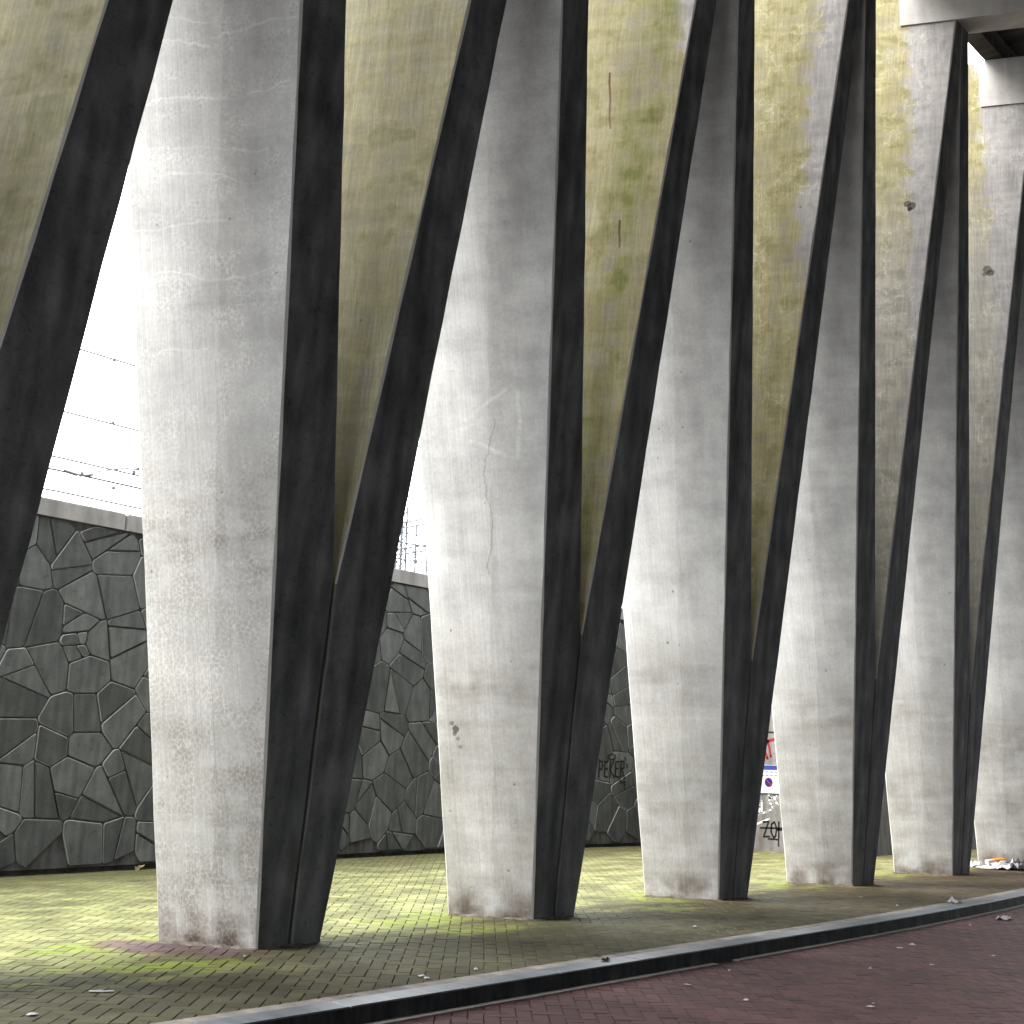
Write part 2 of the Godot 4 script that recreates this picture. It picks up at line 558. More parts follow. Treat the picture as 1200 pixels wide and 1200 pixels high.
# ------------------------------------------------------------------ deck
func deck() -> void:
	for t in range(-2, 7):
		# over the meeting of two legs, askew like the plates
		var zf := LEAN * HEAD
		var x0 := t * SPACING + INNER * (HEAD - 2.86) - 0.014
		var x1 := (t + 1) * SPACING - INNER * (HEAD - 2.86) + 0.014
		var st := surface()
		var z0 := 0.66
		var z1 := 13.0
		prism(st, [Vector2(x0 + SKEW * (z0 - zf), z0), Vector2(x1 + SKEW * (z0 - zf), z0), Vector2(x1 + SKEW * (z1 - zf), z1), Vector2(x0 + SKEW * (z1 - zf), z1)], HEAD, TOP - 0.006, 0.0)
		var o := put("cross_beam", st.commit(), self, m_concrete)
		var l: String = {3: "grey concrete cross beam at the top right corner, its face lit from the left", 4: "farther grey concrete cross beam under the dark deck, at the right edge"}.get(t, "grey concrete cross beam over pier gap %d of the row, above the picture" % (t + 3))
		tag(o, l, "bridge beam", "cross beams carrying the viaduct deck")
	var d := thing("viaduct_deck", Vector3(0, TOP, 0.76), "dark concrete viaduct deck seen from below at the top right corner", "bridge deck")
	var e := surface()
	box(e, Vector3(-30, 0.0, 0.0), Vector3(45, 1.5, 0.29))
	put("edge_beam", e.commit(), d, m_deck)
	var s := surface()
	box(s, Vector3(-30, 0.32, 0.33), Vector3(45, 0.7, 13.5))
	put("deck_slab", s.commit(), d, m_deck)
	var g := surface()
	for z in [2.6, 5.2, 7.8, 10.4]: box(g, Vector3(-30, 0.0, z), Vector3(45, 0.318, z + 0.5))
	put("girder", g.commit(), d, m_deck)
	# unseen wall added across the road to keep the pier fronts dark
	var w := surface()
	box(w, Vector3(-30, -0.12, 13.6), Vector3(45, TOP, 14.2))
	var far := put("added_far_wall", w.commit(), self, m_deck)
	tag(far, "unseen concrete wall added across the road behind the viewer to shut out light", "wall")

# ------------------------------------------------------------------ paving
func herringbone(a0: int, a1: int, pitch: float) -> Array:
	# centres (in bricks' own axes, pitch units) and whether the brick lies along the first axis
	var out := []
	for i in range(a0, a1):
		for j in range(a0, a1):
			var k := posmod(i - j, 4)
			if k == 0: out.append([Vector2(i + 1.0, j + 0.5) * pitch, true])
			elif k == 3: out.append([Vector2(i + 0.5, j + 1.0) * pitch, false])
	return out

func brick_mesh(l: float, w: float, tint: Color, warp: float) -> ArrayMesh:
	var st := surface()
	var c := 0.004
	var x := l / 2
	var z := w / 2
	var top := [Vector3(-x + c, warp, -z + c), Vector3(x - c, -warp, -z + c), Vector3(x - c, 0, z - c), Vector3(-x + c, 0, z - c)]
	var rim := [Vector3(-x, -0.006, -z), Vector3(x, -0.006, -z), Vector3(x, -0.006, z), Vector3(-x, -0.006, z)]
	var low := []
	for q in rim: low.append(q + Vector3(0, -0.05, 0))
	var inside := Vector3(0, -0.03, 0)
	st.set_color(tint)
	face(st, top, inside)
	for k in 4:
		face(st, [top[k], top[(k + 1) % 4], rim[(k + 1) % 4], rim[k]], inside)
		face(st, [rim[k], rim[(k + 1) % 4], low[(k + 1) % 4], low[k]], inside)
	return st.commit()

func pave(parent: Node3D, region: Rect2, y: float, material: Material, cam: Camera3D, tones: Array, wear: float) -> void:
	var pitch := 0.107
	var turn := PI / 4
	var frame := cam.transform.affine_inverse()
	var f := 1.0 / tan(deg_to_rad(cam.fov) / 2)
	var spots := []
	for b in herringbone(-260, 260, pitch):
		var c: Vector2 = b[0].rotated(turn)
		c.x += 8.0
		if not region.has_point(c): continue
		if (y > -0.05) == (c.y > kerb_z(c.x) - 0.27): continue
		var p := frame * Vector3(c.x, y, c.y)
		var near := 1e9
		if p.z < -1.0:
			var sx := p.x / -p.z * f
			var sy := p.y / -p.z * f
			if absf(sx) < 1.04 and absf(sy) < 1.04: near = -p.z
		spots.append([near, c, b[1]])
	spots.sort_custom(func(m, n): return m[0] < n[0])
	var kinds := []
	for tone in tones:
		for k in 2: kinds.append(brick_mesh(pitch * 2 - 0.0045, pitch - 0.0045, tone, [0.0012, -0.0015][k]))
	var many := MultiMesh.new()
	many.transform_format = MultiMesh.TRANSFORM_3D
	many.use_colors = true
	many.mesh = brick_mesh(pitch * 2 - 0.0045, pitch - 0.0045, Color.WHITE, 0.001)
	many.instance_count = maxi(0, spots.size() - 300)
	for n in spots.size():
		var s = spots[n]
		var basis := Basis(Vector3.UP, -turn + (0.0 if s[2] else PI / 2) + rng.randf_range(-0.012, 0.012))
		basis = basis * Basis(Vector3.RIGHT, rng.randf_range(-1, 1) * wear) * Basis(Vector3.BACK, rng.randf_range(-1, 1) * wear * 0.6)
		var at := Transform3D(basis, Vector3(s[1].x, y + rng.randf_range(-0.002, 0.001), s[1].y))
		var pick := rng.randi_range(0, kinds.size() - 1)
		if n < 300:
			var o := put("brick", kinds[pick], parent, material)
			o.transform = at
		else:
			many.set_instance_transform(n - 300, at)
			many.set_instance_color(n - 300, tones[pick / 2])
	var rest := MultiMeshInstance3D.new()
	rest.name = "bricks_beyond"
	rest.multimesh = many
	rest.material_override = material
	rest.set_meta("kind", "stuff")
	parent.add_child(rest, true)

func kerb_z(x: float) -> float:
	return 2.21 - 0.01 * x - 0.006 * pow(clampf(x - 5.0, 0.0, 6.0), 2) - 0.072 * maxf(0.0, x - 11.0)

func ground(cam: Camera3D) -> void:
	var earth := surface()
	box(earth, Vector3(-3000, -1.0, -3000), Vector3(3000, -0.24, 3000))
	tag(put("ground", earth.commit(), self, plain(col(96, 92, 82))), "bare earth under the paving", "", "", "structure")

	var sand := plain(col(74, 72, 54))
	var walk := Node3D.new()
	walk.name = "pavement"
	add_child(walk, true)
	tag(walk, "herringbone brick pavement, yellow-green with algae between piers and wall", "", "", "structure")
	var bed := surface()
	for n in 30:
		var x0 := -7.0 + n
		prism(bed, [Vector2(x0, -7.6), Vector2(x0 + 1.0, -7.6), Vector2(x0 + 1.0, kerb_z(x0 + 1.0) - 0.25), Vector2(x0, kerb_z(x0) - 0.25)], -0.22, -0.012)
	put("joint_sand", bed.commit(), walk, sand)
	var algae := plain(Color.WHITE, 0.85)
	algae.albedo_texture = pavement_texture()
	algae.uv1_triplanar = true
	algae.uv1_world_triplanar = true
	algae.uv1_scale = Vector3(1.0 / PAVE.size.x, 1.0, 1.0 / PAVE.size.y)
	algae.uv1_offset = Vector3(-PAVE.position.x / PAVE.size.x, 0, -PAVE.position.y / PAVE.size.y)
	algae.vertex_color_use_as_albedo = true
	grainy(algae, 0.35)
	pave(walk, Rect2(-4.5, -7.1, 25.5, 9.1), 0.0, algae, cam, [Color(1, 1, 1), Color(0.86, 0.85, 0.85), Color(0.94, 0.95, 0.9), Color(0.78, 0.77, 0.78), Color(1.0, 0.96, 0.94)], 0.012)

	var grit := plain(Color.WHITE, 1.0)
	world_map(grit, soot_texture(70, 5, 1.5), 0.6)
	for k in range(0, 6): foot_dirt(k, walk, grit)

	var road := Node3D.new()
	road.name = "road"
	add_child(road, true)
	tag(road, "dark red herringbone brick road along the kerb", "", "", "structure")
	var base := surface()
	box(base, Vector3(-30, -0.22, 0.2), Vector3(40, -0.132, 13.6))
	put("joint_sand", base.commit(), road, plain(col(52, 46, 46)))
	var clinker := plain(Color.WHITE, 0.7)
	var t := soot_texture(150, 0)
	world_map(clinker, t, 3.1)
	clinker.albedo_color = col(128, 91, 92)
	clinker.vertex_color_use_as_albedo = true
	grainy(clinker, 0.35)
	pave(road, Rect2(-3.5, 1.2, 21.0, 5.5), -0.12, clinker, cam, [Color(1, 1, 1), Color(0.82, 0.82, 0.84), Color(0.92, 0.86, 0.88), Color(1.1, 1.06, 1.06), Color(0.72, 0.7, 0.74)], 0.01)

	# kerb stones, the edging behind them and the gutter strip before them
	var kerb := Node3D.new()
	kerb.name = "kerb"
	add_child(kerb, true)
	tag(kerb, "blue-grey stone kerb between pavement and road", "", "", "structure")
	var blue := plain(Color.WHITE, 0.45)
	blue.metallic_specular = 0.6
	world_map(blue, soot_texture(92, -7), 1.9)
	grainy(blue, 0.4)
	var grey := plain(Color.WHITE, 0.9)
	world_map(grey, soot_texture(122, 4), 1.3)
	grainy(grey, 0.4)
	var front_black := plain(Color.WHITE, 0.8)
	world_map(front_black, soot_texture(44, -3), 1.1)
	var pale := plain(Color.WHITE, 0.9)
	world_map(pale, soot_texture(136, 3), 1.3)
	grainy(pale, 0.4)
	var x := -6.15
	while x < 20.0:
		var l := 1.0
		var z := kerb_z(x)
		var z1 := kerb_z(x + l)
		var st := surface()
		prism(st, [Vector2(x + 0.001, z - 0.205), Vector2(x + l - 0.001, z1 - 0.205), Vector2(x + l - 0.001, z1), Vector2(x + 0.001, z)], -0.2, 0.006 + rng.randf_range(-0.001, 0.001), 0.006)
		put("kerb_stone", st.commit(), kerb, blue)
		st = surface()
		prism(st, [Vector2(x + 0.006, z + 0.0005), Vector2(x + l - 0.001, z1 + 0.0005), Vector2(x + l - 0.001, z1 + 0.0035), Vector2(x + 0.006, z + 0.0035)], -0.2, -0.004)
		put("kerb_front_black", st.commit(), kerb, front_black)  # near-black skin on the road-facing side of the stone
		st = surface()
		prism(st, [Vector2(x + 0.002, z - 0.335), Vector2(x + l - 0.002, z1 - 0.335), Vector2(x + l - 0.002, z1 - 0.211), Vector2(x + 0.002, z - 0.211)], -0.1, 0.003, 0.004)
		put("edging_stone", st.commit(), kerb, grey)
		st = surface()
		var gap := 0.0 if absf(x - 2.85) > 0.6 else 0.3
		prism(st, [Vector2(x + 0.004 + gap, z + 0.004), Vector2(x + l - 0.004, z1 + 0.004), Vector2(x + l - 0.004, z1 + 0.075), Vector2(x + 0.004 + gap, z + 0.07)], -0.2, -0.108, 0.004)
		put("gutter_strip", st.commit(), kerb, pale)
		x += l

# ------------------------------------------------------------------ the stone wall behind
const WALL := [Vector2(-8.0, -5.80), Vector2(9.0, -6.97), Vector2(14.67, -6.55)]
const WALL_TOP := 4.46

func wall_point(u: float, v: float, d: float) -> Vector3:
	var l0: float = WALL[0].distance_to(WALL[1])
	var a: Vector2 = WALL[0] if u < l0 else WALL[1]
	var b: Vector2 = WALL[1] if u < l0 else WALL[2]
	var dir := (b - a).normalized()
	var p := a + dir * (u if u < l0 else u - l0)
	var n := Vector2(-dir.y, dir.x)
	return Vector3(p.x + n.x * d, v, p.y + n.y * d)

func cells(w: float, h: float, step: float) -> Array:
	# crazy paving: cells round jittered points, some of them split once more
	var seeds := []
	var nx := int(w / step)
	var ny := int(h / step)
	for i in range(-1, nx + 1):
		for j in range(-1, ny + 1):
			seeds.append(Vector2((i + 0.5 + rng.randf_range(-0.49, 0.49)) * w / nx, (j + 0.5 + rng.randf_range(-0.46, 0.46)) * h / ny))
	for k in int(nx * ny * 0.22): seeds.append(Vector2(rng.randf() * w, rng.randf() * h))
	var out := []
	for k in seeds.size():
		var c: Vector2 = seeds[k]
		if c.x < 0 or c.x > w or c.y < 0 or c.y > h: continue
		var poly := PackedVector2Array([Vector2(0, 0), Vector2(w, 0), Vector2(w, h), Vector2(0, h)])
		for m in seeds.size():
			if m == k: continue
			var q: Vector2 = seeds[m]
			if q.distance_squared_to(c) > step * step * 9.0: continue
			poly = halfplane(poly, (c + q) / 2, (c - q).normalized())
			if poly.size() < 3: break
		if poly.size() < 3: continue
		if rng.randf() < 0.42:
			var mid := Vector2.ZERO
			for q in poly: mid += q / poly.size()
			var n := Vector2.from_angle(rng.randf() * TAU)
			var off := n * rng.randf_range(-0.10, 0.10)
			out.append(halfplane(poly, mid + off, n))
			out.append(halfplane(poly, mid + off, -n))
		else:
			out.append(poly)
	return out

func halfplane(poly: PackedVector2Array, at: Vector2, n: Vector2) -> PackedVector2Array:
	var out := PackedVector2Array()
	for i in poly.size():
		var a := poly[i]
		var b := poly[(i + 1) % poly.size()]
		var da := (a - at).dot(n)
		var db := (b - at).dot(n)
		if da >= 0: out.append(a)
		if (da >= 0) != (db >= 0): out.append(a.lerp(b, da / (da - db)))
	return out

func inset(poly: PackedVector2Array, d: float) -> PackedVector2Array:
	var out := poly
	var area := 0.0
	for i in poly.size(): area += poly[i].cross(poly[(i + 1) % poly.size()])
	for i in poly.size():
		var a := poly[i]
		var b := poly[(i + 1) % poly.size()]
		if a.distance_to(b) < 1e-4: continue
		var n := (b - a).normalized().orthogonal()
		if area > 0: n = -n
		# orthogonal() turns clockwise in y-down axes; make it point inwards
		var mid := Vector2.ZERO
		for q in poly: mid += q / poly.size()
		if (mid - a).dot(n) < 0: n = -n
		out = halfplane(out, a + n * d, n)
		if out.size() < 3: return out
	return out

func rounded(poly: PackedVector2Array) -> PackedVector2Array:
	var out := PackedVector2Array()
	var n := poly.size()
	for i in n:
		var p := poly[i]
		var a := poly[(i + n - 1) % n]
		var b := poly[(i + 1) % n]
		var r := minf(0.022, minf(p.distance_to(a), p.distance_to(b)) * 0.3)
		out.append(p + (a - p).normalized() * r)
		out.append(p + (b - p).normalized() * r)
	return out

# stretches of the wall that the piers hide from everywhere near the viewer are left as bare mortar
func mid_hidden(poly: PackedVector2Array) -> bool:
	var u := 0.0
	for q in poly: u += q.x / poly.size()
	return u < 3.0

func stone_wall() -> void:
	var o := thing("stone_wall", Vector3(0, 0, 0), "dark grey retaining wall of irregular stones with a pale coping", "wall")
	var body := surface()
	var foot := surface()
	var l0: float = WALL[0].distance_to(WALL[1])
	var l1: float = WALL[1].distance_to(WALL[2])
	for s in [[0.0, l0 - 0.0001], [l0, l0 + l1]]:
		var q := []
		for e in [[s[0], 0.0], [s[1], 0.0], [s[1], -0.6], [s[0], -0.6]]:
			var p := wall_point(e[0], 0, e[1])
			q.append(Vector2(p.x, p.z))
		prism(body, q, 0.07, WALL_TOP)
		var q2 := []
		for e in [[s[0], -0.09], [s[1], -0.09], [s[1], -0.6], [s[0], -0.6]]:
			var p := wall_point(e[0], 0, e[1])
			q2.append(Vector2(p.x, p.z))
		prism(foot, q2, -0.2, 0.068)
	var mortar := plain(Color.WHITE)
	world_map(mortar, soot_texture(62, 0), 1.6)
	put("mortar", body.commit(), o, mortar)
	put("footing", foot.commit(), o, mortar)
	# coping stones
	var cope := plain(Color.WHITE, 0.8)
	world_map(cope, soot_texture(138, 2), 2.2)
	grainy(cope)
	var u := 0.0
	while u < l0 + l1 - 0.5:
		var e := minf(u + 2.4, l0 if u < l0 - 0.3 else l0 + l1)
		var st := surface()
		var q := []
		for k in [[u + 0.004, 0.05], [e - 0.004, 0.05], [e - 0.004, -0.55], [u + 0.004, -0.55]]:
			var p := wall_point(minf(k[0], l0 - 0.001) if u < l0 - 0.3 else maxf(k[0], l0 + 0.001), 0, k[1])
			q.append(Vector2(p.x, p.z))
		prism(st, q, WALL_TOP + 0.004, WALL_TOP + 0.235, 0.02)
		put("coping_stone", st.commit(), o, cope)
		u = e
	# the stones: proud faces with bevelled, paler rims
	var rims := []
	var rim_texture := soot_texture(122, 0)
	for k in 3:
		var m := plain(Color.WHITE, 0.85)
		m.albedo_color = [Color(1, 1, 1), Color(0.8, 0.82, 0.8), Color(1.0, 1.0, 0.99)][k]
		world_map(m, rim_texture, 0.9)
		rims.append(m)
	rims[2].albedo_color = Color(0.66, 0.68, 0.66)
	var built := []
	for poly in cells(l0 + l1, WALL_TOP - 0.1, 0.53):
		var outer := inset(poly, rng.randf_range(0.007, 0.011))
		if outer.size() < 3: continue
		outer = rounded(outer)
		var top := inset(outer, 0.009)
		if top.size() < 3: continue
		if mid_hidden(poly):
			continue
		var proud := rng.randf_range(0.020, 0.034)
		var face_part := surface()
		var rim_part := surface()
		var mid := Vector2.ZERO
		for q in outer: mid += q / outer.size()
		var inside := wall_point(mid.x, mid.y + 0.09, -0.1)
		var pts := []
		for q in top: pts.append(wall_point(q.x, q.y + 0.09, proud))
		face(face_part, pts, inside)
		var n := outer.size()
		var lower := outer
		# the bevel: nearest point of the top outline for each corner
		for k in n:
			var a: Vector2 = lower[k]
			var b: Vector2 = lower[(k + 1) % n]
			var m := (a + b) / 2
			var dir := (b - a)
			if dir.length() < 1e-4: continue
			var nn := dir.normalized().orthogonal()
			if (mid - m).dot(nn) < 0: nn = -nn
			var a2 := a + (mid - a).normalized() * 0.012
			var b2 := b + (mid - b).normalized() * 0.012
			face(rim_part, [wall_point(a.x, a.y + 0.09, 0.001), wall_point(b.x, b.y + 0.09, 0.001), wall_point(b.x, b.y + 0.09, proud - 0.010), wall_point(a.x, a.y + 0.09, proud - 0.010)], inside)
			face(rim_part, [wall_point(a.x, a.y + 0.09, proud - 0.010), wall_point(b.x, b.y + 0.09, proud - 0.010), wall_point(b2.x, b2.y + 0.09, proud - 0.0005), wall_point(a2.x, a2.y + 0.09, proud - 0.0005)], inside)
		var open := 3.0
		for gap in [[5.9, 11.2], [13.2, 16.6], [19.2, 21.4]]:
			open = minf(open, maxf(0.0, maxf(gap[0] - mid.x, mid.x - gap[1])))
		var size := 0.0
		for k in n: size += absf((outer[k] - mid).cross(outer[(k + 1) % n] - mid)) / 2
		built.append([open * 10.0 - size, face_part, rim_part, rng.randi_range(0, 5), rng.randi_range(0, 2)])
	built.sort_custom(func(p, q): return p[0] < q[0])
	var rest := ArrayMesh.new()
	for k in built.size():
		var b = built[k]
		b[1].set_material(m_stone[b[3]])
		b[2].set_material(rims[b[4]])
		if k < 300:
			var mesh: ArrayMesh = b[1].commit()
			b[2].commit(mesh)
			put("stone", mesh, o)
	for mats in [[1, 3, m_stone], [2, 4, rims]]:
		for v in mats[2].size():
			var all := surface()
			var some := false
			for k in range(300, built.size()):
				if built[k][mats[1]] != v: continue
				all.append_from(built[k][mats[0]].commit(), 0, Transform3D.IDENTITY)
				some = true
			all.set_material(mats[2][v])
			if some: all.commit(rest)
	if rest.get_surface_count() > 0: put("stones_beyond", rest, o).set_meta("kind", "stuff")
	# the wall's return towards the piers and its darker continuation
	var block := thing("concrete_wall_block", Vector3(14.67, 0, -2.84), "grey concrete wall block with graffiti on its left face", "wall")
	var st := surface()
	box(st, Vector3(0, -0.2, -4.5), Vector3(22, WALL_TOP + 0.2, 0), 0.02)
	var drab := plain(Color.WHITE)
	world_map(drab, soot_texture(104, 2), 2.1)
	grainy(drab)
	put("wall_body", st.commit(), block, drab)

# ------------------------------------------------------------------ paint, sign, wires, litter
# a painted stroke: a ribbon with round ends, put on a surface by a mapping from (x, y) to a point
func stroke(st: SurfaceTool, pts: Array, w: float, onto: Callable, away: Vector3) -> void:
	var r := w / 2
	for i in pts.size():
		var p: Vector2 = pts[i]
		var disc := []
		for k in 8: disc.append(onto.call(p + Vector2.from_angle(TAU * k / 8) * r))
		face(st, disc, disc[0] - away)
		if i + 1 < pts.size():
			var q: Vector2 = pts[i + 1]
			var n := (q - p).normalized().orthogonal() * r
			face(st, [onto.call(p + n), onto.call(q + n), onto.call(q - n), onto.call(p - n)], disc[0] - away)

const LETTERS := {
	"P": [[[0, 0], [0.05, 1]], [[0.0, 0.95], [0.45, 0.95], [0.55, 0.75], [0.4, 0.5], [0.05, 0.45]]],
	"E": [[[0.55, 0.95], [0.05, 0.9], [0, 0.05], [0.5, 0.0]], [[0.02, 0.5], [0.42, 0.52]]],
	"K": [[[0, 0], [0.05, 1]], [[0.55, 1], [0.05, 0.45], [0.6, 0]]],
	"R": [[[0, 0], [0.05, 1]], [[0, 0.95], [0.5, 0.95], [0.5, 0.55], [0.05, 0.5]], [[0.2, 0.5], [0.6, -0.1]]],
	"Z": [[[0, 0.95], [0.6, 1], [0.05, 0.02], [0.65, 0.05]]],
	"O": [[[0.3, 0], [0.02, 0.35], [0.1, 0.85], [0.4, 1], [0.62, 0.6], [0.5, 0.1], [0.3, 0]]],
	"H": [[[0, 0], [0.05, 1]], [[0.55, 0], [0.6, 1]], [[-0.1, 0.5], [0.75, 0.55]]],
	"L": [[[0.05, 1], [0, 0.05], [0.5, 0.0]]],
	"U": [[[0, 1], [0.02, 0.2], [0.3, 0], [0.5, 0.2], [0.55, 1]]],
	"S": [[[0.55, 0.9], [0.2, 1], [0.05, 0.7], [0.5, 0.4], [0.45, 0.05], [0, 0.05]]],
	"N": [[[0, 0], [0.03, 1], [0.5, 0.02], [0.55, 1]]],
}

func write(st: SurfaceTool, text: String, at: Vector2, size: Vector2, slope: float, w: float, onto: Callable, away: Vector3) -> void:
	for k in text.length():
		for line in LETTERS[text[k]]:
			var pts := []
			for q in line:
				pts.append(at + Vector2((k * 0.82 + q[0]) * size.x, q[1] * size.y + (k * 0.82 + q[0]) * size.x * slope))
			stroke(st, pts, w, onto, away)

func graffiti() -> void:
	var black := plain(col(18, 18, 20), 0.5)
	var white := plain(col(158, 160, 162), 0.6)
	var red := plain(col(100, 18, 28), 0.6)
	var wall := get_node("stone_wall")
	var l0: float = WALL[0].distance_to(WALL[1])
	var onto := func(q: Vector2): return wall_point(l0 + q.x, q.y, 0.041)
	var st := surface()
	write(st, "PEKER", Vector2(3.10, 1.32), Vector2(0.19, 0.32), 0.02, 0.034, onto, Vector3(0, 0, 1))
	var ring := []
	for k in 13: ring.append(Vector2(3.46 + cos(TAU * k / 12) * 0.11, 1.72 + sin(TAU * k / 12) * 0.05))
	stroke(st, ring, 0.024, onto, Vector3(0, 0, 1))
	stroke(st, [Vector2(3.70, 1.32), Vector2(3.72, 1.22), Vector2(3.84, 1.24), Vector2(3.84, 1.10)], 0.03, onto, Vector3(0, 0, 1))
	stroke(st, [Vector2(3.84, 1.72), Vector2(3.87, 1.66)], 0.03, onto, Vector3(0, 0, 1))
	stroke(st, [Vector2(3.90, 1.60), Vector2(3.91, 1.52)], 0.03, onto, Vector3(0, 0, 1))
	put("graffiti_tag", st.commit(), wall, black)
	# on the block's left face, in its own axes
	var block := get_node("concrete_wall_block")
	var side := func(q: Vector2): return Vector3(-0.004, q.y, q.x + 2.84)
	var left := Vector3(-1, 0, 0)
	st = surface()
	write(st, "ZOH", Vector2(-4.64, 0.27), Vector2(0.21, 0.30), 0.0, 0.034, side, left)
	stroke(st, [Vector2(-4.70, 0.44), Vector2(-4.10, 0.46)], 0.034, side, left)
	stroke(st, [Vector2(-4.52, 0.24), Vector2(-4.30, 0.24), Vector2(-4.30, 0.12)], 0.03, side, left)
	put("graffiti_tag", st.commit(), block, black)
	st = surface()
	stroke(st, [Vector2(-4.62, 2.30), Vector2(-4.25, 2.28)], 0.03, side, left)
	put("graffiti_stroke", st.commit(), block, black)
	st = surface()
	write(st, "LEUS", Vector2(-4.50, 1.02), Vector2(0.16, 0.26), -0.55, 0.04, side, left)
	put("graffiti_tag", st.commit(), block, white)
	st = surface()
	write(st, "NOLS", Vector2(-4.98, 0.60), Vector2(0.19, 0.24), 0.35, 0.04, side, left)
	stroke(st, [Vector2(-4.80, 0.50), Vector2(-4.50, 0.62)], 0.04, side, left)
	put("graffiti_tag", st.commit(), block, white)
	st = surface()
	stroke(st, [Vector2(-4.75, 1.72), Vector2(-4.60, 1.76)], 0.05, side, left)
	put("graffiti_stroke", st.commit(), block, white)
	st = surface()
	stroke(st, [Vector2(-4.32, 2.16), Vector2(-4.50, 2.12), Vector2(-4.60, 1.98), Vector2(-4.52, 1.78)], 0.055, side, left)
	stroke(st, [Vector2(-4.50, 2.12), Vector2(-4.44, 1.82)], 0.045, side, left)
	put("graffiti_stroke", st.commit(), block, red)
	st = surface()
	stroke(st, [Vector2(-4.90, 2.2), Vector2(-4.75, 1.85)], 0.05, side, left)
	put("graffiti_stroke", st.commit(), block, red)

func no_parking_sign() -> void:
	var o := thing("no_parking_sign", Vector3(14.65, 1.11, -4.45), "white sign with a blue band and a round no-parking disc on the graffiti wall", "sign")
	var st := surface()
	box(st, Vector3(-0.012, 0, -0.25), Vector3(0.018, 0.54, 0.25), 0.003)
	put("board", st.commit(), o, plain(col(152, 154, 160), 0.5))
	st = surface()
	box(st, Vector3(-0.016, 0.45, -0.247), Vector3(-0.013, 0.535, 0.247))
	put("blue_band", st.commit(), o, plain(col(40, 48, 100), 0.4))
	for y in [0.40, 0.33]:
		st = surface()
		for k in 4: box(st, Vector3(-0.0145, y, -0.2 + k * 0.1), Vector3(-0.013, y + 0.02, -0.125 + k * 0.1))
		put("small_print", st.commit(), o, plain(col(92, 94, 110), 0.5))
	var on := func(q: Vector2): return Vector3(-0.0165, 0.21 + q.y, -0.03 + q.x)
	var disc := []
	for k in 24: disc.append(Vector3(-0.0150, 0.21 + sin(TAU * k / 24) * 0.088, -0.03 + cos(TAU * k / 24) * 0.088))
	st = surface()
	face(st, disc, Vector3(1, 0.2, 0))
	put("blue_disc", st.commit(), o, plain(col(20, 30, 88), 0.4))
	st = surface()
	var ring := []
	for k in 25: ring.append(Vector2.from_angle(TAU * k / 24) * 0.082)
	stroke(st, ring, 0.016, on, Vector3(-1, 0, 0))
	stroke(st, [Vector2(-0.058, 0.058), Vector2(0.058, -0.058)], 0.016, on, Vector3(-1, 0, 0))
	put("red_ring", st.commit(), o, plain(col(128, 34, 46), 0.4))

